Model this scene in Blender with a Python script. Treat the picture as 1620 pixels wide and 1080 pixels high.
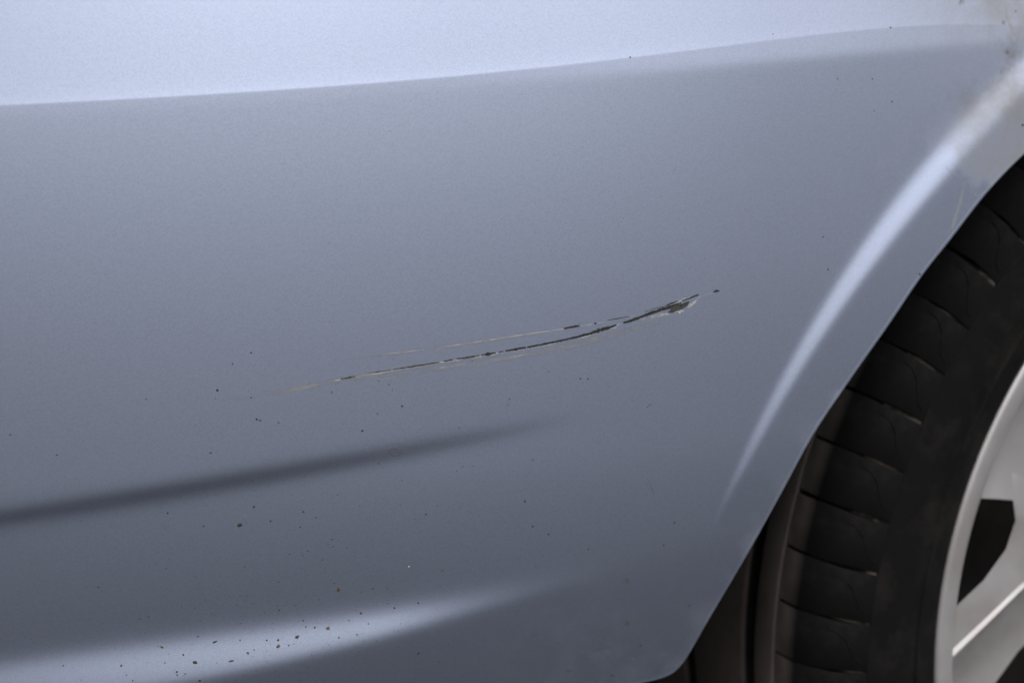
import bpy, math, random
import numpy as np
from mathutils import Matrix, Vector

R = math.radians
sc = bpy.context.scene
for o in list(bpy.data.objects):
    bpy.data.objects.remove(o)

# ------------------------------------------------------------------ camera
cd = bpy.data.cameras.new('camera')
cam = bpy.data.objects.new('camera', cd)
sc.collection.objects.link(cam)
sc.camera = cam
cam.location = (0, 0, 0.60)
cam.rotation_euler = (R(78), 0, 0)
cd.sensor_width = 36
cd.angle = R(35)
cd.clip_start = 0.02
cd.clip_end = 3000
cd.dof.use_dof = True
cd.dof.focus_distance = 0.62
cd.dof.aperture_fstop = 8.5

# ------------------------------------------------------------------ sky and sun
SUN_EL, SUN_AZ = 70, 165          # sun high behind the photographer, behind an even cloud layer
world = bpy.data.worlds.new('World')
sc.world = world
world.use_nodes = True
wn = world.node_tree.nodes
sky = wn.new('ShaderNodeTexSky')
sky.sky_type = 'NISHITA'
sky.sun_disc = False
sky.sun_elevation = R(SUN_EL)
sky.sun_rotation = R(SUN_AZ)
sky.air_density = 1.0
sky.dust_density = 5.0
sky.ozone_density = 1.0
grey = wn.new('ShaderNodeHueSaturation')      # overcast: the whole sky loses most of its blue
grey.inputs['Saturation'].default_value = 0.04
world.node_tree.links.new(sky.outputs[0], grey.inputs['Color'])
world.node_tree.links.new(grey.outputs[0], wn['Background'].inputs[0])
wn['Background'].inputs[1].default_value = 0.11

sl = bpy.data.lights.new('sun', 'SUN')
sl.energy = 0.5
sl.angle = R(60)
sl.color = (1, 0.98, 0.95)
sun = bpy.data.objects.new('sun', sl)
sc.collection.objects.link(sun)
az = R(SUN_AZ)
sdir = Vector((math.sin(az) * math.cos(R(SUN_EL)), math.cos(az) * math.cos(R(SUN_EL)), math.sin(R(SUN_EL))))
sun.rotation_euler = sdir.to_track_quat('Z', 'Y').to_euler()

sc.view_settings.view_transform = 'Standard'
sc.view_settings.look = 'None'
sc.view_settings.gamma = 1
sc.view_settings.use_curve_mapping = False
sc.view_settings.exposure = 1.2
sc.render.resolution_x, sc.render.resolution_y = 1024, 682

# ------------------------------------------------------------------ helpers
ROOT = Vector((0.10, 0.78, 0.0))          # base of the car corner on the ground
rng = np.random.default_rng(7)
random.seed(7)


def link(name, me, mat=None, parent=None):
    o = bpy.data.objects.new(name, me)
    sc.collection.objects.link(o)
    if me is not None and mat is not None:
        me.materials.append(mat)
    if parent is not None:
        o.parent = parent
    return o


def mesh(name, v, f, smooth=True):
    me = bpy.data.meshes.new(name)
    me.from_pydata([tuple(map(float, p)) for p in v], [], [tuple(int(i) for i in q) for q in f])
    if smooth:
        me.shade_smooth()
    me.update()
    return me


def new_mat(name):
    m = bpy.data.materials.new(name)
    m.use_nodes = True
    nt = m.node_tree
    return m, nt, nt.nodes['Principled BSDF']


def N(nt, kind, **kw):
    n = nt.nodes.new(kind)
    for k, v in kw.items():
        if k.startswith('i_'):
            n.inputs[k[2:].replace('_', ' ')].default_value = v
        else:
            setattr(n, k, v)
    return n


def noise(nt, scale, detail=4, rough=0.55, coord=None):
    n = N(nt, 'ShaderNodeTexNoise')
    n.inputs['Scale'].default_value = scale
    n.inputs['Detail'].default_value = detail
    n.inputs['Roughness'].default_value = rough
    if coord is None:
        coord = N(nt, 'ShaderNodeTexCoord').outputs['Object']
    nt.links.new(coord, n.inputs['Vector'])
    return n


def ramp(nt, src, stops):
    r = N(nt, 'ShaderNodeValToRGB')
    nt.links.new(src, r.inputs[0])
    els = r.color_ramp.elements
    while len(els) < len(stops):
        els.new(0.5)
    for e, (p, c) in zip(els, stops):
        e.position = p
        e.color = (c, c, c, 1) if isinstance(c, (int, float)) else (*c, 1)
    return r


def mix(nt, fac, a, b):
    m = N(nt, 'ShaderNodeMix', data_type='RGBA')
    for s, v in ((0, fac), (6, a), (7, b)):
        if hasattr(v, 'is_output'):
            nt.links.new(v, m.inputs[s])
        else:
            m.inputs[s].default_value = v if s == 0 else (*v, 1)
    return m.outputs[2]


def mth(nt, op, a, b=None, clamp=False):
    m = N(nt, 'ShaderNodeMath', operation=op, use_clamp=clamp)
    for s, v in ((0, a), (1, b)):
        if v is None:
            continue
        if hasattr(v, 'is_output'):
            nt.links.new(v, m.inputs[s])
        else:
            m.inputs[s].default_value = v
    return m.outputs[0]


# ------------------------------------------------------------------ materials
def paint_material():
    m, nt, b = new_mat('silver_blue_metallic_paint')
    tc = N(nt, 'ShaderNodeTexCoord').outputs['Object']
    att = N(nt, 'ShaderNodeAttribute', attribute_name='dust').outputs['Fac']
    att2 = N(nt, 'ShaderNodeAttribute', attribute_name='grime_shade').outputs['Fac']
    n1 = noise(nt, 55, 6, 0.65, tc)
    n2 = noise(nt, 9, 3, 0.5, tc)
    fl = N(nt, 'ShaderNodeTexVoronoi')
    fl.inputs['Scale'].default_value = 2600
    nt.links.new(tc, fl.inputs['Vector'])
    bw = N(nt, 'ShaderNodeSeparateColor')
    nt.links.new(fl.outputs['Color'], bw.inputs[0])
    flake = mth(nt, 'MULTIPLY_ADD', bw.outputs[0], 0.14)
    nt.nodes[-1].inputs[2].default_value = 0.93
    base = mix(nt, n2.outputs[0], (0.354, 0.400, 0.534), (0.366, 0.406, 0.530))
    hsv = N(nt, 'ShaderNodeHueSaturation')
    nt.links.new(base, hsv.inputs['Color'])
    nt.links.new(flake, hsv.inputs['Value'])
    # dust film, broken up by noise
    dm = ramp(nt, n1.outputs[0], [(0.32, 0.35), (0.66, 1.0)]).outputs[0]
    dustf = mth(nt, 'MULTIPLY', att, dm, True)
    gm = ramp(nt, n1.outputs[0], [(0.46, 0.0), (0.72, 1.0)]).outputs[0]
    grime_shade_f = mth(nt, 'MULTIPLY', att2, gm, True)
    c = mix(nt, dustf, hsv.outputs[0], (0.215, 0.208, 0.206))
    c = mix(nt, grime_shade_f, c, (0.13, 0.115, 0.095))  # grime colour; next to the flare it also paints the hollow's shade
    nt.links.new(c, b.inputs['Base Color'])
    film = mth(nt, 'MAXIMUM', dustf, grime_shade_f)
    met = mth(nt, 'MULTIPLY_ADD', film, -0.70)
    nt.nodes[-1].inputs[2].default_value = 0.94
    nt.links.new(met, b.inputs['Metallic'])
    ro = mth(nt, 'MULTIPLY_ADD', film, 0.32)
    nt.nodes[-1].inputs[2].default_value = 0.40
    nt.links.new(ro, b.inputs['Roughness'])
    cw = mth(nt, 'MULTIPLY_ADD', film, -0.75, True)
    nt.nodes[-1].inputs[2].default_value = 0.8
    nt.links.new(cw, b.inputs['Coat Weight'])
    b.inputs['Coat Roughness'].default_value = 0.16
    # orange peel
    op = noise(nt, 420, 2, 0.5, tc)
    bp = N(nt, 'ShaderNodeBump')
    bp.inputs['Strength'].default_value = 0.02
    bp.inputs['Distance'].default_value = 0.001
    nt.links.new(op.outputs[0], bp.inputs['Height'])
    nt.links.new(bp.outputs[0], b.inputs['Normal'])
    nt.links.new(bp.outputs[0], b.inputs['Coat Normal'])
    return m


def simple_mat(name, col, rough=0.6, metal=0.0, var=0.0, scale=60, bump=0.0, bscale=300):
    m, nt, b = new_mat(name)
    b.inputs['Roughness'].default_value = rough
    b.inputs['Metallic'].default_value = metal
    n = noise(nt, scale, 5, 0.6)
    lo = tuple(max(0, c * (1 - var)) for c in col)
    hi = tuple(c * (1 + var) for c in col)
    r = ramp(nt, n.outputs[0], [(0.3, lo), (0.7, hi)])
    nt.links.new(r.outputs[0], b.inputs['Base Color'])
    if bump:
        nb = noise(nt, bscale, 4, 0.6)
        bp = N(nt, 'ShaderNodeBump')
        bp.inputs['Strength'].default_value = bump
        bp.inputs['Distance'].default_value = 0.002
        nt.links.new(nb.outputs[0], bp.inputs['Height'])
        nt.links.new(bp.outputs[0], b.inputs['Normal'])
    return m


def film_material(name, col, rough, lo, hi, scale, strength, stretch=None):
    """thin scuffed film: opacity follows the strip's own 'fade' attribute broken by noise"""
    m, nt, b = new_mat(name)
    b.inputs['Base Color'].default_value = (*col, 1)
    b.inputs['Roughness'].default_value = rough
    tc = N(nt, 'ShaderNodeTexCoord').outputs['Object']
    if stretch:
        mp = N(nt, 'ShaderNodeMapping')
        mp.inputs['Rotation'].default_value = (0, R(11), 0)
        mp.inputs['Scale'].default_value = stretch
        nt.links.new(tc, mp.inputs[0])
        tc = mp.outputs[0]
    n = noise(nt, scale, 5, 0.65, tc)
    r = ramp(nt, n.outputs[0], [(lo, 0.0), (hi, 1.0)])
    a = N(nt, 'ShaderNodeAttribute', attribute_name='fade').outputs['Fac']
    al = mth(nt, 'MULTIPLY', mth(nt, 'MULTIPLY', r.outputs[0], a), strength, True)
    nt.links.new(al, b.inputs['Alpha'])
    return m


def rubber_material():
    """black rubber; the road-worn crown (by radius from the axle) is grey-brown with dust"""
    m, nt, b = new_mat('black_rubber')
    tc = N(nt, 'ShaderNodeTexCoord').outputs['Object']
    sx = N(nt, 'ShaderNodeSeparateXYZ')
    nt.links.new(tc, sx.inputs[0])
    rad = mth(nt, 'SQRT', mth(nt, 'ADD', mth(nt, 'MULTIPLY', sx.outputs[0], sx.outputs[0]), mth(nt, 'MULTIPLY', sx.outputs[2], sx.outputs[2])))
    mr = N(nt, 'ShaderNodeMapRange')
    nt.links.new(rad, mr.inputs[0])
    for k, v in ((1, 0.2972), (2, 0.2990), (3, 0.0), (4, 1.0)):
        mr.inputs[k].default_value = v
    n = noise(nt, 30, 4, 0.55, tc)
    n2 = noise(nt, 260, 4, 0.6, tc)
    n3 = noise(nt, 26, 7, 0.72, tc)
    crown = mth(nt, 'MULTIPLY', mr.outputs[0], ramp(nt, n.outputs[0], [(0.25, 0.55), (0.7, 1.0)]).outputs[0])
    film = mth(nt, 'MULTIPLY', ramp(nt, n3.outputs[0], [(0.46, 0.0), (0.74, 1.0)]).outputs[0], 0.42)
    c = mix(nt, film, (0.0048, 0.0047, 0.0048), (0.034, 0.029, 0.026))
    c = mix(nt, crown, c, (0.092, 0.076, 0.070))
    nt.links.new(c, b.inputs['Base Color'])
    b.inputs['Roughness'].default_value = 0.85
    b.inputs['Specular IOR Level'].default_value = 0.09
    bp = N(nt, 'ShaderNodeBump')
    bp.inputs['Strength'].default_value = 0.3
    bp.inputs['Distance'].default_value = 0.0008
    nt.links.new(n2.outputs[0], bp.inputs['Height'])
    nt.links.new(bp.outputs[0], b.inputs['Normal'])
    return m


def groove_material():
    """dust packed here and there into the shoulder grooves"""
    m, nt, b = new_mat('dust_packed_groove')
    n = noise(nt, 60, 3, 0.6)
    r = ramp(nt, n.outputs[0], [(0.44, (0.006, 0.006, 0.006)), (0.62, (0.105, 0.090, 0.074))])
    nt.links.new(r.outputs[0], b.inputs['Base Color'])
    b.inputs['Roughness'].default_value = 0.9
    b.inputs['Specular IOR Level'].default_value = 0.1
    return m


def alloy_material():
    m, nt, b = new_mat('silver_alloy_paint')
    tc = N(nt, 'ShaderNodeTexCoord').outputs['Object']
    n = noise(nt, 24, 4, 0.55, tc)
    n2 = noise(nt, 14, 3, 0.5, tc)
    r = ramp(nt, n.outputs[0], [(0.35, 0.0), (0.75, 1.0)])
    fac = mth(nt, 'MULTIPLY', mth(nt, 'MULTIPLY', r.outputs[0], n2.outputs[0]), 1.0, True)
    c = mix(nt, fac, (0.44, 0.42, 0.43), (0.22, 0.185, 0.155))
    nt.links.new(c, b.inputs['Base Color'])
    b.inputs['Metallic'].default_value = 0.55
    b.inputs['Roughness'].default_value = 0.42
    b.inputs['Coat Weight'].default_value = 0.3
    b.inputs['Coat Roughness'].default_value = 0.2
    return m


PAINT = paint_material()
DARK = simple_mat('bare_black_plastic', (0.009, 0.009, 0.010), 0.7, 0, 0.35, 900, 0.3, 2500)
GREYPL = simple_mat('scraped_grey_plastic', (0.030, 0.030, 0.029), 0.75, 0, 0.5, 1300, 0.4, 2500)
PALE = film_material('pale_primer_scuff', (0.34, 0.335, 0.335), 0.7, 0.36, 0.60, 420, 0.9, (0.25, 1, 1))
HAZE = film_material('scuff_film', (0.24, 0.24, 0.255), 0.7, 0.34, 0.64, 300, 0.7, (0.10, 1, 1))
SOIL = simple_mat('dark_grit', (0.024, 0.020, 0.017), 0.85, 0, 0.4, 600)
RUST = simple_mat('rust_coloured_grit', (0.072, 0.050, 0.030), 0.85, 0, 0.45, 800)
LIGHTG = simple_mat('pale_grit', (0.5, 0.5, 0.5), 0.7)
STAIN = film_material('dried_water_stain', (0.16, 0.135, 0.105), 0.8, 0.35, 0.6, 500, 0.75)
WISP = film_material('dust_streak', (0.36, 0.355, 0.35), 0.8, 0.25, 0.60, 260, 0.45)
RUBBER = rubber_material()
GROOVE = groove_material()
ALLOY = alloy_material()
LINER = simple_mat('black_liner_plastic', (0.012, 0.012, 0.012), 0.8, 0, 0.3, 40, 0.3, 80)
DISC = simple_mat('cast_iron', (0.03, 0.027, 0.025), 0.6, 0.6, 0.3, 60)
UNDER = simple_mat('underbody_black', (0.015, 0.015, 0.015), 0.85, 0, 0.2, 20)


def asphalt():
    m, nt, b = new_mat('worn_asphalt')
    tc = N(nt, 'ShaderNodeTexCoord').outputs['Object']
    a = noise(nt, 0.6, 4, 0.6, tc)
    g = noise(nt, 110, 4, 0.7, tc)
    r = ramp(nt, g.outputs[0], [(0.3, (0.034, 0.035, 0.036)), (0.72, (0.081, 0.083, 0.086))])
    c = mix(nt, a.outputs[0], (0.043, 0.044, 0.046), r.outputs[0])
    nt.links.new(c, b.inputs['Base Color'])
    b.inputs['Roughness'].default_value = 0.9
    bp = N(nt, 'ShaderNodeBump')
    bp.inputs['Strength'].default_value = 0.6
    bp.inputs['Distance'].default_value = 0.004
    nt.links.new(g.outputs[0], bp.inputs['Height'])
    nt.links.new(bp.outputs[0], b.inputs['Normal'])
    return m


# ------------------------------------------------------------------ ground
S = 900
g = link('ground', mesh('ground', [(-S, -S, 0), (S, -S, 0), (S, S, 0), (-S, S, 0)], [(0, 1, 2, 3)], False), asphalt())
g['kind'] = 'structure'

# ------------------------------------------------------------------ the car corner
car = link('car', None)
car.location = ROOT
car['label'] = 'silver-blue car corner with scratched bumper and dusty black-tyred alloy wheel'
car['category'] = 'car'

# ---- bumper surface: y (depth) as a smooth function of x (along) and z (height), metres
K = 0.464 / 0.3


def plan(x):
    x = np.asarray(x, float)
    y = np.where(x > 0.1, 0.644 + 0.464 * (x - 0.1),
                 np.where(x > -0.2, 0.644 + 0.464 * (x - 0.1) + K * (x - 0.1) ** 2 / 2,
                          0.5744 + K * (x + 0.2) ** 2 / 2))
    return y


def curve(pts, deg, lo, hi):
    a = np.array(pts)
    c = np.polyfit(a[:, 0], a[:, 1], deg)
    d = np.polyder(c)

    def fn(x):
        xc = np.clip(x, lo, hi)
        return np.polyval(c, xc) + np.polyval(d, xc) * (x - xc)
    return fn


Z_CREASE = curve([(-0.1797, 0.5622), (-0.1359, 0.5642), (-0.0922, 0.5663), (-0.0479, 0.5694), (-0.0023, 0.5729),
                  (0.0453, 0.5764), (0.0701, 0.5794), (0.0959, 0.5827), (0.1227, 0.5853), (0.1506, 0.587),
                  (0.1796, 0.588), (0.2067, 0.5881)], 5, -0.18, 0.20)
Z_CREASE2 = curve([(-0.18, 0.5585), (-0.0922, 0.5630), (-0.0479, 0.5658), (-0.0023, 0.5686), (0.0454, 0.571), (0.1015, 0.5748), (0.151, 0.5785),
                   (0.2103, 0.5815)], 3, -0.18, 0.20)
Z_DARK = curve([(-0.1901, 0.4108), (-0.1435, 0.4168), (-0.097, 0.4233), (-0.0502, 0.4301), (-0.0169, 0.4349), (0.0172, 0.4387), (0.0474, 0.4412)], 2, -0.2, 0.05)
Z_BUP = curve([(-0.1976, 0.3504), (-0.1485, 0.3563), (-0.1002, 0.3626), (-0.0518, 0.3682), (-0.0025, 0.3719), (0.0177, 0.3731), (0.0753, 0.3826)], 3, -0.2, 0.075)
Z_BLO = curve([(-0.1976, 0.3313), (-0.1194, 0.3417), (-0.0881, 0.3473), (-0.0518, 0.3545), (-0.015, 0.3619), (0.0101, 0.3668), (0.0755, 0.3779)], 3, -0.2, 0.075)
X_FLARE = curve([(0.3816, 0.0814), (0.3953, 0.0857), (0.4084, 0.092), (0.4312, 0.1049), (0.4637, 0.1248), (0.496, 0.1487), (0.521, 0.1694), (0.5412, 0.1894), (0.5616, 0.2122)], 3, 0.38, 0.565)


def sp(z, w):
    return w * np.logaddexp(0, z / w)


def sstep(x, a, b):
    t = np.clip((x - a) / (b - a), 0, 1)
    return t * t * (3 - 2 * t)


T_TOP, T_BAND, T_DARK, T_BRIGHT, T_FLARE = 0.100, 0.02, 0.76, 0.49, 0.37


def flare_d(x, z):
    return (x - X_FLARE(z)) * 0.80


def flare_w(z):
    return np.interp(z, [0.375, 0.3956, 0.43, 0.4633, 0.496, 0.52, 0.56, 0.62, 0.70],
                     [0.0008, 0.0022, 0.0046, 0.0068, 0.0088, 0.0102, 0.0120, 0.013, 0.013])


def surf(x, z):
    x = np.asarray(x, float)
    z = np.asarray(z, float)
    y = plan(x)
    zr = 0.47
    # slight crown of the main face: leans back above, tucks under below
    y = y + 0.5 * 0.65 * (z - zr) ** 2 + 0.031 * (z - zr) + 0.5 * 2.5 * np.minimum(z - 0.425, 0) ** 2
    y = y - 0.5 * 0.6 * np.maximum(z - 0.50, 0) ** 2 * sstep(x, 0.0, 0.16)
    # shoulder above the crease
    dc = z - Z_CREASE(x)
    ease = 1 - 0.45 * sstep(x, 0.14, 0.205)
    y = y - 0.05 * ease * 0.003 * np.exp(-np.maximum(dc, 0) / 0.003)
    y = y + T_TOP * ease * sp(dc, 0.00015) + 0.35 * sp(z - Z_CREASE(x) - 0.09, 0.012) - 0.5 * 0.6 * np.maximum(z - Z_CREASE(x), 0) ** 2 * (z < 0.66)
    band = T_BAND + 0.10 * sstep(x, -0.05, 0.12)
    y = y + band * sp(z - Z_CREASE2(x), 0.0012)
    # recess between dark fold and bright fold, dying out towards the wheel
    fd = 1 - sstep(x, -0.15, 0.040)
    y = y + T_DARK * fd * 0.0029 * (1 - np.tanh((z - Z_DARK(x)) / 0.0029))
    fb = 1 - sstep(x, -0.055, 0.055)
    up, lo = Z_BUP(x), np.minimum(Z_BLO(x), Z_BUP(x) - 0.001)
    y = y - T_BRIGHT * fb * ((sp(up - z, 0.0024) - sp(lo - z, 0.0013)))
    # lower valance tucks under a little
    y = y + 0.10 * sp(lo - z, 0.0030)
    # flared lip along the wheel opening
    d = flare_d(x, z)
    w = flare_w(z)
    fl = sstep(z, 0.376, 0.41)
    s = w * 0.13
    y = y - T_FLARE * fl * (sp(d + w / 2, s) - sp(d - w / 2, s))
    return y


E_PTS = np.array([(-0.62, 0.3054), (-0.3, 0.3094), (-0.05, 0.3124), (0.0404, 0.3134), (0.0515, 0.3135), (0.0599, 0.3138), (0.0649, 0.3145), (0.0691, 0.3164), (0.072, 0.3198), (0.0747, 0.3245), (0.0833, 0.3434), (0.0981, 0.3727), (0.1095, 0.3946), (0.1237, 0.4209), (0.1399, 0.4435), (0.1564, 0.4649), (0.1716, 0.4852), (0.1844, 0.4996), (0.2016, 0.519), (0.2194, 0.5348), (0.245, 0.553), (0.275, 0.569), (0.31, 0.582), (0.35, 0.591), (0.4, 0.595), (0.62, 0.596)])


def dense_edge():
    # Catmull-Rom through the opening's points
    P = E_PTS
    out = []
    for i in range(len(P) - 1):
        p0, p1, p2, p3 = P[max(i - 1, 0)], P[i], P[i + 1], P[min(i + 2, len(P) - 1)]
        for t in np.linspace(0, 1, 14, endpoint=False):
            out.append(0.5 * ((2 * p1) + (p2 - p0) * t + (2 * p0 - 5 * p1 + 4 * p2 - p3) * t * t + (3 * p1 - p0 - 3 * p2 + p3) * t ** 3))
    out.append(P[-1])
    return np.array(out)


EDGE = dense_edge()
EZ = np.maximum.accumulate(EDGE[:, 1]) + np.arange(len(EDGE)) * 1e-9


SEAM = 0.30       # the bumper ends here against the wing


def build_bumper():
    zs = np.concatenate([np.linspace(0.3064, 0.3122, 10, endpoint=False), np.linspace(0.3122, 0.3219, 60, endpoint=False), np.linspace(0.3219, 0.3340, 26, endpoint=False),
                         np.linspace(0.3340, 0.555, 300, endpoint=False), np.linspace(0.555, 0.595, 180, endpoint=False), np.linspace(0.595, 0.612, 24, endpoint=False), np.linspace(0.612, 0.72, 30)])
    xe = np.minimum(np.interp(zs, EZ, EDGE[:, 0]), SEAM)
    xl = -0.62
    # column fractions: fine inside the view, coarse on the far corner
    s = np.concatenate([np.linspace(0.02, 0.48, 40, endpoint=False), np.linspace(0.48, 0.985, 380, endpoint=False), np.linspace(0.985, 1, 24)])
    X = xl + (xe[:, None] - xl) * s[None, :]
    Z = np.repeat(zs[:, None], len(s), 1)
    Y = surf(X, Z)
    nr, nc = X.shape
    V = [np.stack([X, Y, Z], -1).reshape(-1, 3)]
    # rolled lip along the opening edge
    ex, ez = X[:, -1], Z[:, -1]
    tx, tz = np.gradient(ex), np.gradient(ez)
    L = np.hypot(tx, tz) + 1e-12
    nx, nz = tz / L, -tx / L
    rr = 0.0016
    cols = [(rr * math.sin(a), rr * (1 - math.cos(a))) for a in np.linspace(0.25, math.pi / 2, 6)] + [(rr, 0.008), (rr * 0.2, 0.018)]
    for q, dy in cols:
        V.append(np.stack([ex + nx * q, Y[:, -1] + dy, ez + nz * q], -1))
    base = nr * nc
    idx = np.arange(base).reshape(nr, nc)
    ext = [idx[:, -1]] + [base + i * nr + np.arange(nr) for i in range(len(cols))]
    F = [np.stack([idx[:-1, :-1], idx[:-1, 1:], idx[1:, 1:], idx[1:, :-1]], -1).reshape(-1, 4)]
    for a, b in zip(ext[:-1], ext[1:]):
        F.append(np.stack([a[:-1], b[:-1], b[1:], a[1:]], -1))
    V = np.concatenate(V)
    F = np.concatenate(F)
    xw, zw = V[:, 0].copy(), V[:, 2].copy()
    me = bpy.data.meshes.new('bumper')
    me.vertices.add(len(V))
    me.vertices.foreach_set('co', (V - np.array(ROOT)).astype(np.float32).ravel())
    me.loops.add(F.size)
    me.loops.foreach_set('vertex_index', F.astype(np.int32).ravel())
    me.polygons.add(len(F))
    me.polygons.foreach_set('loop_start', np.arange(0, F.size, 4, dtype=np.int32))
    me.update(calc_edges=True)
    me.validate()
    me.shade_smooth()
    # road dust that has settled where the opening's lip meets the shoulder
    d = flare_d(xw, zw)
    dust = 0.95 * np.exp(-((xw - 0.222) / 0.050) ** 2 - ((zw - 0.606) / 0.034) ** 2)
    wob = 0.0030 * np.sin(xw * 300) + 0.0012 * np.sin(xw * 830 + 1.3)
    on_lip = sstep(d, -0.022, 0.0) * sstep(zw + 0.75 * (xw - 0.19) + wob, 0.5265, 0.5335)
    dust = np.clip(np.maximum(dust, 0.75 * on_lip), 0, 1)
    a = me.attributes.new('dust', 'FLOAT', 'POINT')
    a.data.foreach_set('value', dust.astype(np.float32))
    corner = 0.28 * np.exp(-((xw - 0.045) / 0.045) ** 2 - ((zw - 0.328) / 0.03) ** 2)
    tip = 0.9 * np.exp(-((xw - 0.206) / 0.010) ** 2 - ((zw - 0.571) / 0.012) ** 2)
    edge_g = 0.35 * np.exp(-((np.interp(zw, EZ, EDGE[:, 0]) - xw) / 0.006) ** 2) * (zw < 0.44)
    hollow_shade = 0.30 * np.exp(-((d + 0.016) / 0.010) ** 2) * sstep(zw, 0.505, 0.56) * (zw < 0.60)  # brown dirt, plus shade of the hollow beside the flare painted into the colour
    gr = np.clip(corner + tip + edge_g + hollow_shade, 0, 1)
    a = me.attributes.new('grime_shade', 'FLOAT', 'POINT')
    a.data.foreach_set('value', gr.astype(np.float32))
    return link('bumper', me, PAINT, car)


bumper = build_bumper()


def build_wing():
    # sheet panel carrying the wheel opening on past the bumper's end
    xs = np.linspace(SEAM + 0.0022, 0.86, 190)
    far = np.array([(0.44, 0.5945), (0.50, 0.585), (0.56, 0.564), (0.62, 0.528), (0.66, 0.488), (0.69, 0.440), (0.71, 0.385), (0.722, 0.320), (0.730, 0.262), (0.86, 0.255)])
    zb = np.where(xs < 0.40, np.interp(xs, EDGE[:, 0], EDGE[:, 1]), np.interp(xs, np.r_[0.40, far[:, 0]], np.r_[0.595, far[:, 1]]))
    t = np.linspace(0, 1, 70)
    Z = zb[:, None] + (0.72 - zb[:, None]) * t[None, :]
    X = np.repeat(xs[:, None], len(t), 1)
    Y = surf(X, Z)
    X = np.concatenate([X[:, :1], X[:, :1], X], 1)
    Z = np.concatenate([Z[:, :1] - 0.001, Z[:, :1] - 0.0012, Z], 1)
    Y = np.concatenate([Y[:, :1] + 0.016, Y[:, :1] + 0.002, Y], 1)
    V = np.stack([X, Y, Z], -1).reshape(-1, 3) - np.array(ROOT)
    nr, nc = X.shape
    idx = np.arange(nr * nc).reshape(nr, nc)
    F = np.stack([idx[:-1, :-1], idx[1:, :-1], idx[1:, 1:], idx[:-1, 1:]], -1).reshape(-1, 4)
    return link('wing', mesh('wing', V, F), PAINT, car)


build_wing()
bumper['label'] = 'silver-blue painted bumper with folds and a flared wheel opening lip'

# ---- measured positions on the bumper (u = photo column, v = photo row) -> x, z in metres
FPX = 810 / math.tan(R(17.5))
CP, SP_ = math.cos(R(12)), math.sin(R(12))


def on_panel(u, v):
    """metres on the bumper face for a position measured on the 1620 x 1080 survey photo"""
    a, b = (u - 810) / FPX, (v - 540) / FPX
    dy, dz = CP - b * SP_, -SP_ - b * CP
    m = 0.62
    for _ in range(12):
        m = surf(m * a, 0.6 + m * dz) / dy
    return m * a, 0.6 + m * dz


def lift(x, z, h):
    """point h metres proud of the bumper face"""
    e = 1e-4
    x, z = np.asarray(x, float), np.asarray(z, float)
    y = surf(x, z)
    gx = (surf(x + e, z) - surf(x - e, z)) / (2 * e)
    gz = (surf(x, z + e) - surf(x, z - e)) / (2 * e)
    n = np.stack([gx, -np.ones_like(gx), gz], -1)
    n /= np.linalg.norm(n, axis=-1, keepdims=True)
    h = np.asarray(h, float)[..., None]
    return np.stack([x, y, z], -1) + n * h - np.array(ROOT)


PX = 0.000238     # metres on the bumper per survey pixel


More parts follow.
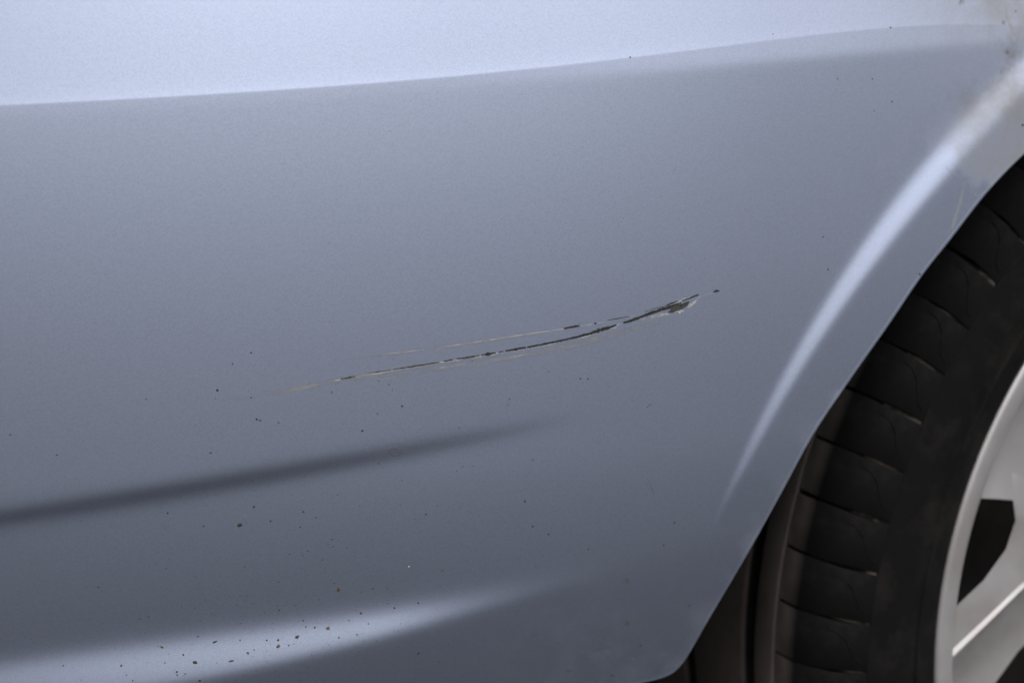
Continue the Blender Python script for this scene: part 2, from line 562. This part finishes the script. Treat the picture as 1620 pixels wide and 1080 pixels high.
class Strips:
    def __init__(self):
        self.v, self.f, self.a = [], [], []

    def strip(self, pts, widths, h=0.00012, jag=0.25, step=3.0, soft=False):
        """ribbon along measured points; widths in survey pixels"""
        P = np.array([on_panel(*p) for p in pts])
        seg = np.r_[0, np.cumsum(np.hypot(*np.diff(P, axis=0).T))]
        n = max(3, int(seg[-1] / (step * PX)))
        t = np.linspace(0, seg[-1], n)
        # smooth interpolation
        x = np.interp(t, seg, P[:, 0])
        z = np.interp(t, seg, P[:, 1])
        k = np.ones(5) / 5
        if n > 12:
            xs = np.convolve(np.pad(x, 2, 'edge'), k, 'valid')
            zs = np.convolve(np.pad(z, 2, 'edge'), k, 'valid')
            x[2:-2], z[2:-2] = xs[2:-2], zs[2:-2]
        w = np.interp(t, np.linspace(0, seg[-1], len(widths)), widths) * PX
        tx, tz = np.gradient(x), np.gradient(z)
        L = np.hypot(tx, tz)
        nx, nz = -tz / L, tx / L
        rows = [-1, -0.45, 0.45, 1] if soft else [-1, 1]
        fade = [0, 1, 1, 0] if soft else [1, 1]
        b = len(self.v)
        j = [rng.normal(0, jag, n) for _ in rows]
        O = np.stack([0.5 * w * (q + j[r] * (1 if not soft else 0.3)) for r, q in enumerate(rows)], -1)
        self.v.extend(lift(x[:, None] + nx[:, None] * O, z[:, None] + nz[:, None] * O, np.full(O.shape, h)).reshape(-1, 3))
        ii = np.arange(n)
        endf = np.minimum(1, np.minimum(ii / (0.25 * n), (n - 1 - ii) / (0.12 * n))) if soft else np.ones(n)
        self.a.extend((endf[:, None] * np.array(fade)[None, :]).ravel())
        m = len(rows)
        for i in range(n - 1):
            for r in range(m - 1):
                q = b + i * m + r
                self.f.append((q, q + m, q + m + 1, q + 1))

    def blob(self, u, v, r, ar=1.0, rot=0.0, h=0.0003, n=9):
        x, z = on_panel(u, v)
        b = len(self.v)
        a = 2 * math.pi * np.arange(n) / n
        q = r * PX * (0.7 + 0.6 * rng.random(n))
        dx, dz = q * np.cos(a) * ar, q * np.sin(a)
        ca, sa = math.cos(rot), math.sin(rot)
        xs = np.r_[x, x + dx * ca - dz * sa]
        zs = np.r_[z, z + dx * sa + dz * ca]
        self.v.extend(lift(xs, zs, np.r_[h, np.full(n, 0.00004)]))
        self.a.extend([1] * (n + 1))
        for k in range(n):
            self.f.append((b, b + 1 + (k + 1) % n, b + 1 + k))

    def poly(self, pts, h=0.00012):
        b = len(self.v)
        P = [on_panel(*p) for p in pts]
        c = np.mean(P, axis=0)
        self.v.append(lift(*c, h))
        self.a.append(1)
        for p in P:
            self.v.append(lift(*p, h))
            self.a.append(1)
        n = len(P)
        for k in range(n):
            self.f.append((b, b + 1 + (k + 1) % n, b + 1 + k))

    def build(self, name, mat, label=None, stuff=False):
        me = mesh(name, self.v, self.f)
        at = me.attributes.new('fade', 'FLOAT', 'POINT')
        at.data.foreach_set('value', np.array(self.a, np.float32))
        o = link(name, me, mat, bumper)
        if label:
            o['label'] = label
        if stuff:
            o['kind'] = 'stuff'
        return o


# ---- the long double scratch
s = Strips()
s.strip([(345, 634), (395, 627), (480, 613), (540, 601), (620, 586), (700, 574), (800, 560)], [4, 8, 12, 12, 10, 9, 7], 0.00006, soft=True)
s.strip([(560, 602), (640, 592), (720, 581), (800, 568), (880, 552), (940, 537), (1000, 521), (1060, 505)], [4, 7, 7, 8, 12, 13, 12, 5], 0.00007, soft=True)
s.strip([(545, 568), (620, 560), (700, 549), (800, 535), (880, 522)], [3, 6, 7, 7, 5], 0.00006, soft=True)
s.build('scuff', HAZE)

s = Strips()
s.strip([(600, 561), (650, 555.5), (700, 549), (760, 540), (800, 533.5), (850, 526), (895, 519.5), (942, 512), (965, 507), (1010, 497.5), (1050, 486)], [0.6, 1.1, 1.3, 1.6, 1.8, 1.8, 1.6, 1.4, 1.0, 0.9, 0.6], 0.0001, 0.12)
s.build('primer_line', PALE, 'thin pale line of the upper scratch')

s = Strips()
s.strip([(480, 612), (540, 600), (580, 592.5), (640, 583.5), (700, 572.5), (760, 563.5), (800, 556.5)], [0.5, 1.5, 2.2, 1.8, 2.2, 3.2, 2.0], 0.0001, 0.4)
s.strip([(800, 557.5), (860, 547), (931, 531), (975, 517)], [2, 1.5, 2.5, 2.5], 0.0001, 0.4)
s.strip([(975, 515), (988, 511), (1010, 506), (1030, 499)], [3, 2, 4.5, 4], 0.0001, 0.5)
s.strip([(1015, 506), (1040, 499), (1062, 494.5), (1082, 490), (1096, 480), (1103, 472)], [2, 5, 4, 5, 6, 3], 0.0001, 0.5)
s.strip([(1050, 487), (1068, 479), (1078, 475), (1098, 468)], [2, 3, 4, 1.5], 0.0001, 0.4)
s.strip([(1103, 471), (1118, 466), (1130, 461.5)], [1.5, 0.8, 1], 0.0001, 0.4)
s.strip([(600, 600), (625, 596), (650, 592)], [0.8, 1.6, 0.8], 0.0001, 0.4)
s.strip([(690, 583), (715, 579), (735, 575.5)], [0.8, 1.4, 0.6], 0.0001, 0.4)
s.strip([(770, 571), (800, 566.5), (835, 560)], [0.6, 1.8, 0.6], 0.0001, 0.4)
s.build('primer_line', PALE, 'chipped pale edge of the lower scratch')

s = Strips()
for pts, w, jg in [
    ([(539, 599.5), (550, 597.2), (562, 595)], [1.0, 2.0, 1.2], 0.25),
    ([(582, 590.8), (600, 587.6), (618, 584.6)], [0.6, 1.2, 0.7], 0.35),
    ([(622, 584), (642, 581), (662, 577.8), (695, 572.5)], [0.8, 1.6, 1.6, 1.2], 0.3),
    ([(702, 571), (716, 568.8)], [1.4, 1.8], 0.4),
    ([(722, 567.8), (735, 565.8), (750, 563.5), (758, 562)], [1.6, 2.4, 2.0, 1.2], 0.45),
    ([(762, 561.2), (772, 559.6), (784, 557.4)], [2.0, 3.4, 2.2], 0.35),
    ([(789, 556.6), (796, 555.4)], [2, 2.4], 0.4),
    ([(800, 554.6), (815, 552.4), (832, 549.2)], [2.2, 3.0, 2.6], 0.3),
    ([(834, 548.9), (848, 546.4), (862, 543.9), (890, 537.9), (912, 532.8), (931, 528)], [2.6, 2.8, 2.6, 2.8, 3.4, 3.4], 0.2),
    ([(931, 528), (945, 523.2), (958, 519), (968, 516.4), (975, 513.6)], [3.2, 5.6, 5.4, 4.0, 2.0], 0.2),
    ([(986, 510.5), (994, 508.4), (1008, 503.4), (1026, 496.6), (1042, 490.6), (1058, 486), (1078, 481)], [2.6, 4.0, 4.2, 4.6, 5.0, 6.0, 5.0], 0.18),
    ([(1052, 484), (1062, 479.5), (1072, 476)], [1.2, 2.2, 1.0], 0.2),
    ([(1079, 475.4), (1092, 471), (1105, 466.2)], [1.6, 2.4, 2.2], 0.2),
    ([(1128, 462), (1133, 460.2), (1138, 459.8)], [1.4, 3.8, 1.4], 0.2),
    ([(892, 519.4), (904, 517.2), (917, 514.8)], [2.0, 3.2, 2.2], 0.2),
    ([(940, 511.8), (943, 511.3)], [2.2, 2.0], 0.2),
    ([(961, 506.4), (978, 503.6), (996, 500.2)], [1.0, 1.4, 0.6], 0.3),
    ([(1020, 493), (1035, 488), (1050, 484.4)], [0.5, 0.8, 0.7], 0.3)]:
    s.strip(pts, w, 0.00018, jg, 2.0)
s.build('scratch', DARK, 'black gouge of the double scratch')

s = Strips()
s.poly([(1056, 494), (1062, 489.5), (1059, 487), (1072, 481), (1077, 477.5), (1078, 483), (1084, 477.8), (1091, 476.2), (1088, 482.5), (1080, 488), (1070, 491.5), (1063, 494.5)], 0.00022)
s.build('scratch', GREYPL, 'scraped dark patch at the upper end of the scratch')

# ---- grit, chips and stains
blk = [(344, 617, 2.2), (406, 663, 2.2), (636, 642, 1.9), (573, 681, 1.8), (333, 716, 1.6), (322, 832, 1.6), (480, 809, 1.6), (500, 818, 1.2), (475, 833, 1.2),
       (526, 853, 1.3), (519, 860, 1), (527, 864, 1), (487, 871, 1.3), (549, 866, 1), (458, 876, 1), (510, 885, 1.1), (387, 896, 1.2), (263, 899, 1.4), (529, 922, 1.2),
       (590, 931, 1.4), (441, 920, 1), (662, 953, 1.8), (624, 961, 1.9), (221, 978, 1.2), (235, 975, 1.3), (480, 981, 1.5), (484, 991, 1.4), (498, 992, 1.9), (422, 1012, 1.7),
       (313, 1006, 1.5), (290, 1035, 1.9), (280, 1062, 1.7), (280, 1067, 1.5), (293, 1065, 1.4), (291, 1068, 1), (261, 1048, 1.4), (210, 1076, 1.6), (200, 1067, 1.1), (316, 1076, 2),
       (402, 1027, 1.3), (457, 1020, 1.4), (536, 1008, 1.7), (565, 1003, 1.7), (343, 1048, 1.1), (662, 1033, 2.0), (918, 599, 1.6), (930, 599, 1.7), (806, 631, 1.6),
       (525, 620, 1.4), (599, 602, 1.2), (615, 608, 1.3), (597, 654, 1.2), (727, 677, 1.2), (747, 571, 1.1), (397, 629, 1.3), (1325, 125, 1.4), (1380, 125, 1.4),
       (1411, 161, 1.7), (1383, 176, 1.3), (1409, 44, 1.7), (1618, 198, 3), (997, 91, 1.7), (1310, 426, 1.8), (1302, 375, 1.5), (1455, 434, 2.6), (843, 727, 1.3),
       (868, 845, 1.6), (732, 738, 1), (727, 803, 1.1), (742, 809, 1.0), (723, 745, 1), (748, 737, 1), (868, 588, 1.1), (804, 640, 1), (397, 558, 1.8), (368, 575, 1.4),
       (695, 1046, 1.2), (692, 800, 1.0), (381, 985, 1.0), (334, 970, 1.0), (250, 1022, 1.1), (1223, 54, 1.1), (636, 760, 1.1), (599, 733, 1.3), (700, 902, 1.1), (614, 954, 1)]
s = Strips()
for u, v, r in blk:
    s.blob(u, v, r * 0.76, 1 + 0.5 * rng.random(), rng.random() * 3)
s.blob(379, 830, 3.2, 1.25, 0.25, 0.0006, 12)
s.blob(309, 1047, 2.8, 1.35, -0.2, 0.0005, 12)
s.blob(470, 1007, 2.6, 1.3, 0.3, 0.0005, 12)
s.blob(340, 1015, 1.6, 2.6, 0.35)
s.blob(366, 1045, 1.5, 2.6, 0.2)
for k in range(260):      # fine spray, thickest on the lower left
    u, v = rng.normal(470, 210), 1080 - abs(rng.normal(0, 190))
    if 0 < u < 1000 and v < 1078:
        s.blob(u, v, 0.35 + 0.45 * rng.random(), 1, 0, 0.00015, 5)
for k in range(90):
    u, v = rng.uniform(300, 1350), rng.uniform(180, 800)
    if u < 1150:
        s.blob(u, v, 0.3 + 0.35 * rng.random(), 1, 0, 0.00015, 5)
s.build('dirt_speck', SOIL, 'scattered fine black grit specks', True)

s = Strips()
for u, v, r in [(428, 823, 2), (402, 801, 2), (265, 811, 1.8), (535, 932, 3), (156, 928, 2), (442, 964, 2), (571, 969, 2.0), (519, 993, 3), (440, 1022, 3.2), (440, 1012, 2), (392, 1032, 2),
                (192, 1052, 2), (256, 1023, 2), (830, 792, 2.4), (843, 832, 2.4), (848, 895, 1.8), (931, 868, 1.6), (1067, 826, 2.2), (441, 668, 1.5), (412, 665, 1.4), (674, 813, 1.8),
                (970, 1067, 2.6), (1050, 862, 1.4), (583, 986, 1.3), (614, 930, 1.2), (100, 1052, 1.4), (90, 719, 1.5), (16, 687, 1.6), (231, 631, 1.3), (552, 981, 1.2), (380, 1012, 1.2)]:
    s.blob(u, v, r * 0.9, 1 + 0.6 * rng.random(), rng.random() * 3, 0.0004)
s.build('rust_speck', RUST, 'scattered rust-brown grit specks', True)

s = Strips()
for u, v, r in [(647, 896, 1.3), (1003, 1041, 0.7), (389, 815, 0.6)]:
    s.blob(u, v, r)
s.build('pale_speck', LIGHTG, 'a few tiny pale grit specks', True)

s = Strips()
s.strip([(615, 714), (618, 709.5), (625, 709), (629, 713), (633, 718), (636, 716), (634, 712)], [1.4, 1.8, 1.2, 1.8, 2.2, 1.6, 1], 0.0001, 0.2, 1.5)
s.strip([(616, 716), (621, 721), (627, 722), (633, 720)], [1, 1.3, 1, 1.4], 0.0001, 0.2, 1.5)
s.build('dirt_stain', STAIN, 'small curled dried water mark on the dark fold')
for pts, w in [([(1024, 757), (1029, 768), (1034, 781)], [1.2, 1.8, 1.0]),
               ([(1023, 644), (1027, 641), (1031, 638)], [1.2, 2.2, 1.5]),
               ([(840, 1014), (839, 1008), (843, 1004), (850, 1003)], [1.2, 1.6, 1.6, 1])]:
    s = Strips()
    s.strip(pts, w, 0.0001, 0.2, 2)
    s.build('dirt_stain', STAIN)
for u, v, r in [(991, 918, 7), (992, 986, 7), (1588, 36, 6), (1521, 3, 8), (1090, 957, 4), (1594, 84, 7), (1607, 18, 4), (900, 1060, 6), (1013, 1020, 5)]:
    s = Strips()
    s.blob(u, v, r, 0.9, 0.4, 0.00008, 14)
    s.a = [1] + [0] * 14
    s.build('dirt_stain', STAIN)

for pts, w, soft in [([(1531, 284), (1523, 300), (1517, 325), (1509, 350), (1503, 368)], [3, 9, 10, 11, 8], True),
                     ([(1496, 262), (1503, 272), (1511, 275), (1519, 283)], [2, 3, 2.5, 1.5], False),
                     ([(1533, 285), (1536, 300), (1545, 311), (1556, 304)], [1.5, 2.2, 2, 1.5], False),
                     ([(1590, 8), (1595, 30), (1603, 50), (1613, 64)], [4, 9, 10, 12], True)]:
    s = Strips()
    s.strip(pts, w, 0.00009, 0.25, 2.2, soft)
    s.build('dust_streak', WISP)

# ------------------------------------------------------------------ wheel
WC = Vector((0.404, 0.819, 0.300))
WROT = R(25)


def wheel_part(name, me, mat):
    o = link(name, me, mat, car)
    o.location = WC - ROOT
    o.rotation_euler = (0, 0, WROT)
    return o


def revolve(profile, n=180, a0=0.0, a1=2 * math.pi, jitter=None):
    """profile of (radius, depth outwards); axis is local y, outward is -y"""
    v, f = [], []
    closed = abs(a1 - a0 - 2 * math.pi) < 1e-6
    m = n if closed else n + 1
    for i in range(m):
        a = a0 + (a1 - a0) * i / n
        for r, d in profile:
            v.append((r * math.cos(a), -d, r * math.sin(a)))
    k = len(profile)
    for i in range(n):
        j = (i + 1) % m
        for q in range(k - 1):
            f.append((i * k + q, i * k + q + 1, j * k + q + 1, j * k + q))
    return v, f


def smooth_profile(pts, n=4):
    P = np.array(pts)
    out = []
    for i in range(len(P) - 1):
        p0, p1, p2, p3 = P[max(i - 1, 0)], P[i], P[i + 1], P[min(i + 2, len(P) - 1)]
        for t in np.linspace(0, 1, n, endpoint=False):
            out.append(tuple(0.5 * ((2 * p1) + (p2 - p0) * t + (2 * p0 - 5 * p1 + 4 * p2 - p3) * t * t + (3 * p1 - p0 - 3 * p2 + p3) * t ** 3)))
    out.append(tuple(P[-1]))
    return out


# carcass: bead, bulged sidewall with a moulded rib, then the floor below the shoulder blocks
side = smooth_profile([(0.219, -0.006), (0.2235, -0.001), (0.2275, 0.0035), (0.234, 0.0060), (0.2405, 0.0085), (0.2412, 0.0096), (0.2428, 0.0098), (0.2438, 0.0092), (0.252, 0.0116), (0.260, 0.0122), (0.267, 0.0108), (0.2705, 0.0098)])
floor_ = [(0.2712, 0.0088), (0.2770, 0.0066), (0.2830, 0.0028), (0.2880, -0.0040), (0.2908, -0.0120), (0.2915, -0.0230), (0.2920, -0.0300)]
inner = [(0.2915, -0.16), (0.285, -0.20), (0.25, -0.215), (0.215, -0.20)]
v, f = revolve(side + floor_ + [(0.2905, -0.05)] + inner, 240)
tyre = wheel_part('tyre', mesh('tyre', v, f), RUBBER)
tyre['label'] = 'black low-profile tyre with dusty tread'

# ring of packed dust showing between the shoulder blocks
v, f = revolve([(0.2716, 0.0091), (0.2773, 0.0069), (0.2834, 0.0031), (0.2868, -0.0010)], 240)
link('groove_dust', mesh('groove_dust', v, f), GROOVE, tyre)
# continuous ribs
for d0, d1 in ((-0.0240, -0.0400), (-0.0500, -0.0960), (-0.1060, -0.1440), (-0.1540, -0.1760)):
    e = 0.0012
    rr = 0.3000
    v, f = revolve([(0.290, d0 + 0.0008), (rr - e, d0), (rr - 0.0003, d0 - e * 0.3), (rr, d0 - e), (rr, d1 + e), (rr - 0.0003, d1 + e * 0.3), (rr - e, d1), (0.290, d1 - 0.0008)], 240)
    link('tread_rib', mesh('tread_rib', v, f), RUBBER, tyre)


def shoulder_block():
    NB = 72
    span = 2 * math.pi / NB
    gap = 0.0013 / 0.295
    prof_top = [(0.2990, -0.0235), (0.2986, -0.0160), (0.2968, -0.0085), (0.2925, -0.0010), (0.2860, 0.0050), (0.2790, 0.0078), (0.2711, 0.0097)]
    prof_bot = [(0.2900, -0.0230), (0.2900, -0.0150), (0.2890, -0.0080), (0.2860, -0.0030), (0.2810, 0.0020), (0.2760, 0.0055), (0.2705, 0.0085)]
    v, f = [], []
    angs = [gap / 2, gap / 2 + 0.0022, span * 0.5, span - gap / 2 - 0.0022, span - gap / 2]
    for ai, a in enumerate(angs):
        for q, (r, d) in enumerate(prof_top):
            rr = r - (0.0006 if ai in (0, 4) else 0)
            # lateral grooves curve round the shoulder
            aa = a + 0.010 * (q / 6) ** 2 + (0.0012 if q in (4, 5) else -0.0012 if q in (2, 3) else 0) * (1 if ai == 0 else -1 if ai == 4 else 0)
            v.append((rr * math.cos(aa), -d, rr * math.sin(aa)))
    nt_ = len(prof_top)
    b = len(v)
    for a in (angs[0], angs[-1]):
        for q, (r, d) in enumerate(prof_bot):
            aa = a + 0.010 * (q / 6) ** 2
            v.append((r * math.cos(aa), -d, r * math.sin(aa)))
    for i in range(4):
        for q in range(nt_ - 1):
            f.append((i * nt_ + q, i * nt_ + q + 1, (i + 1) * nt_ + q + 1, (i + 1) * nt_ + q))
    for q in range(nt_ - 1):
        f.append((b + q, b + q + 1, q + 1, q))
        e = 4 * nt_
        f.append((e + q, e + q + 1, b + nt_ + q + 1, b + nt_ + q))
    f.append((b, 0, nt_, 2 * nt_, 3 * nt_, 4 * nt_, b + nt_))
    # fine raised curl moulded on the outer shoulder
    tr = np.array(prof_top)
    path = [(3.6, 0.18), (4.1, 0.22), (4.6, 0.34), (4.9, 0.52), (5.2, 0.70), (5.7, 0.80)]
    c0 = len(v)
    for k, (q, fa) in enumerate(path):
        i0 = min(int(q), 5)
        r, d = tr[i0] + (tr[i0 + 1] - tr[i0]) * (q - i0)
        aa = fa * span + 0.010 * (q / 6) ** 2
        for da, dh in ((-0.0016, -0.0003), (0.0, 0.0004), (0.0016, -0.0003)):
            v.append(((r + dh * 0.7) * math.cos(aa + da), -(d + dh * 0.7), (r + dh * 0.7) * math.sin(aa + da)))
    for k in range(len(path) - 1):
        for q in range(2):
            p = c0 + k * 3 + q
            f.append((p, p + 1, p + 4, p + 3))
    me = mesh('tread_block', v, f)
    import bmesh
    bm = bmesh.new()
    bm.from_mesh(me)
    for e in bm.edges:
        if len(e.link_faces) == 2 and e.calc_face_angle(0) > R(40):
            e.smooth = False
    bm.to_mesh(me)
    bm.free()
    return me, span, NB


bm_, span, NB = shoulder_block()
bm_.materials.append(RUBBER)
for k in range(NB):
    o = bpy.data.objects.new('tread_block', bm_)
    sc.collection.objects.link(o)
    o.parent = tyre
    o.rotation_euler = (0, -k * span + R(random.uniform(-0.10, 0.10)), 0)

# ---- alloy rim: lip and barrel, five forked spokes, hub
lip = [(0.2180, -0.012), (0.2240, -0.006), (0.2258, -0.001), (0.2256, 0.0015), (0.2245, 0.0030), (0.2230, 0.0034), (0.2165, 0.0022), (0.2145, 0.0014), (0.2132, -0.0006),
       (0.2120, -0.0050), (0.2105, -0.0100)]
v, f = revolve(lip, 220)
rim = wheel_part('wheel_rim', mesh('wheel_rim', v, f), ALLOY)
rim['label'] = 'silver forked-spoke alloy wheel rim with scuffed lip'


v, f = revolve([(0.2106, -0.0099), (0.2085, -0.0180), (0.2060, -0.0300), (0.2035, -0.0600), (0.2030, -0.1900)], 180)
link('barrel', mesh('barrel', v, f), UNDER, rim)


def forked_spoke():
    # (radius, angle in degrees, height) along each moulded line, from the lip to the hub
    A_up = [(.2150, 145, -.006), (.2000, 147, -.008), (.1885, 149, -.010), (.1650, 151, -.013), (.1300, 153, -.016), (.0800, 150, -.022), (.0450, 145, -.028)]
    A_mid = [(.2150, 153.5, -.0090), (.2000, 154.5, -.0100), (.1885, 155.5, -.0115), (.1650, 157, -.0118), (.1300, 158.5, -.015), (.0800, 158.5, -.019), (.0450, 157, -.023)]
    A_lo = [(.2140, 161.6, -.0050), (.1983, 160.9, -.0050), (.1870, 160.5, -.0060)]
    B_up = [(.2140, 176.6, -.0030), (.1956, 172.6, -.0035), (.1834, 168.0, -.0055)]
    fork = [(.1795, 163.5, -.0080), (.1600, 164.5, -.0098), (.1300, 165.2, -.0160), (.0800, 165.8, -.0210), (.0450, 166.0, -.0250)]
    B_mid = [(.2148, 183.2, -.0010), (.1927, 179.2, -.0010), (.1711, 174.4, -.0025), (.1550, 172.2, -.0060), (.1300, 171.5, -.0110), (.0800, 173.0, -.018), (.0450, 175.0, -.022)]
    B_lo = [(.2150, 197.5, -.0100), (.1950, 194.0, -.0100), (.1794, 191.1, -.0110), (.1603, 187.5, -.0140), (.1300, 183.5, -.0190), (.0800, 182.0, -.028), (.0450, 187.0, -.032)]
    v, f = [], []

    def add(line):
        b = len(v)
        for r, a, h in line:
            v.append((r * math.cos(R(a)), -h, r * math.sin(R(a))))
        return list(range(b, b + len(line)))

    def wall(ids, depth=0.040, away=None):
        b = len(v)
        for i in ids:
            x, y, z = v[i]
            if away is not None:      # undercut, leaning away from the hole
                l = math.hypot(x - away[0], z - away[1])
                x, z = x + (x - away[0]) / l * 0.014, z + (z - away[1]) / l * 0.014
            v.append((x, y + 0.004 if away is not None else max(y, 0) * 0.3 + depth, z))
        for k in range(len(ids) - 1):
            f.append((ids[k], ids[k + 1], b + k + 1, b + k))

    def loft(a, b):
        for k in range(min(len(a), len(b)) - 1):
            f.append((a[k], a[k + 1], b[k + 1], b[k]))

    def chamfer(line, da, dh):
        return [(r, a + da, h + dh) for r, a, h in line]

    aU, aM, aL = add(A_up), add(A_mid), add(A_lo)
    bU = add(B_up)
    fk = add(fork)
    bM1 = add(chamfer(B_mid, -0.9, -0.0014))
    bM = add(chamfer(B_mid, -0.25, 0))
    bM2 = add(chamfer(B_mid, 0.3, -0.0006))
    bM3 = add([(r, a + 3.2, h - 0.0085) for r, a, h in B_mid])
    bL0 = add([(r, a - 3.5, h - 0.0008) for r, a, h in B_lo])
    bL = add(B_lo)
    aLf, bUf = aL + fk, bU + fk
    # line lists have 3 fork stations + the shared centre line
    A_c, B_c = aL + fk, bU + fk
    n = 7
    aMx = aM
    # arm A
    for k in range(2):
        f.append((aU[k], aU[k + 1], aM[k + 1], aM[k]))
        f.append((aM[k], aM[k + 1], aL[k + 1], aL[k]))
        f.append((bU[k], bU[k + 1], bM1[k + 1], bM1[k]))
    f.append((aU[2], aU[3], aM[3], aM[2]))
    f.append((aL[2], aM[2], aM[3], fk[1]))
    f.append((aL[2], fk[1], fk[0]))
    f.append((fk[0], fk[1], bU[2]))
    f.append((bU[2], fk[1], bM1[3], bM1[2]))
    for k in range(3, 6):
        f.append((aU[k], aU[k + 1], aM[k + 1], aM[k]))
        f.append((aM[k], aM[k + 1], fk[k - 1], fk[k - 2]))
        f.append((fk[k - 2], fk[k - 1], bM1[k + 1], bM1[k]))
    for p, q in ((bM1, bM), (bM, bM2), (bM2, bM3), (bM3, bL0), (bL0, bL)):
        loft(p, q)
    wall(aU)
    wall(bL)
    wall(aL + [fk[0]] + bU[::-1], 0.030, (-0.197, 0.045))
    me = mesh('spoke', v, f)
    import bmesh
    bm = bmesh.new()
    bm.from_mesh(me)
    bmesh.ops.recalc_face_normals(bm, faces=bm.faces)
    bm.verts.index_update()
    ridge = [set(bM1), set(bM), set(bM2)]
    for e in bm.edges:
        if len(e.link_faces) == 2 and (e.calc_face_angle(0) > R(40) or any(e.verts[0].index in L and e.verts[1].index in L for L in ridge)):
            e.smooth = False
    bm.to_mesh(me)
    bm.free()
    return me


spm = forked_spoke()
spm.materials.append(ALLOY)
for k in range(5):
    o = bpy.data.objects.new('spoke', spm)
    sc.collection.objects.link(o)
    o.parent = rim
    o.rotation_euler = (0, R(72) * k, 0)
v, f = revolve(smooth_profile([(0.0005, -0.010), (0.026, -0.010), (0.031, -0.014), (0.034, -0.021), (0.058, -0.024), (0.066, -0.030), (0.068, -0.06)], 3), 90)
link('hub', mesh('hub', v, f), ALLOY, rim)

v, f = revolve([(0.05, -0.075), (0.08, -0.075), (0.085, -0.085), (0.150, -0.085), (0.150, -0.107), (0.05, -0.107)], 120)
wheel_part('brake_disc', mesh('brake_disc', v, f, False), DISC)
v, f = revolve([(0.195, -0.150), (0.05, -0.150)], 60)
wheel_part('brake_shield', mesh('brake_shield', v, f), UNDER)

# ---- wheel housing and underside close the car off behind the bumper
v, f = revolve([(0.392, -0.020), (0.398, -0.04), (0.400, -0.30), (0.05, -0.30)], 90, R(-6), R(192))
wheel_part('wheel_arch_liner', mesh('wheel_arch_liner', v, f), LINER)


def underbody():
    # floor tray and inner face behind the bumper, following its plan
    xs = np.linspace(-0.60, -0.05, 26)
    v, f = [], []
    for x in xs:
        y = float(surf(x, 0.34)) + 0.012
        v += [(x, y, 0.322), (x, y + 0.035, 0.312), (x, 1.30, 0.300), (x, 1.30, 0.70), (x, float(surf(x, 0.70)) + 0.012, 0.70)]
    for i in range(len(xs) - 1):
        for q in range(4):
            b = i * 5 + q
            f.append((b, b + 1, b + 6, b + 5))
    v = [np.array(p) - np.array(ROOT) for p in v]
    return mesh('underbody', v, f, False)


link('underbody', underbody(), UNDER, car)
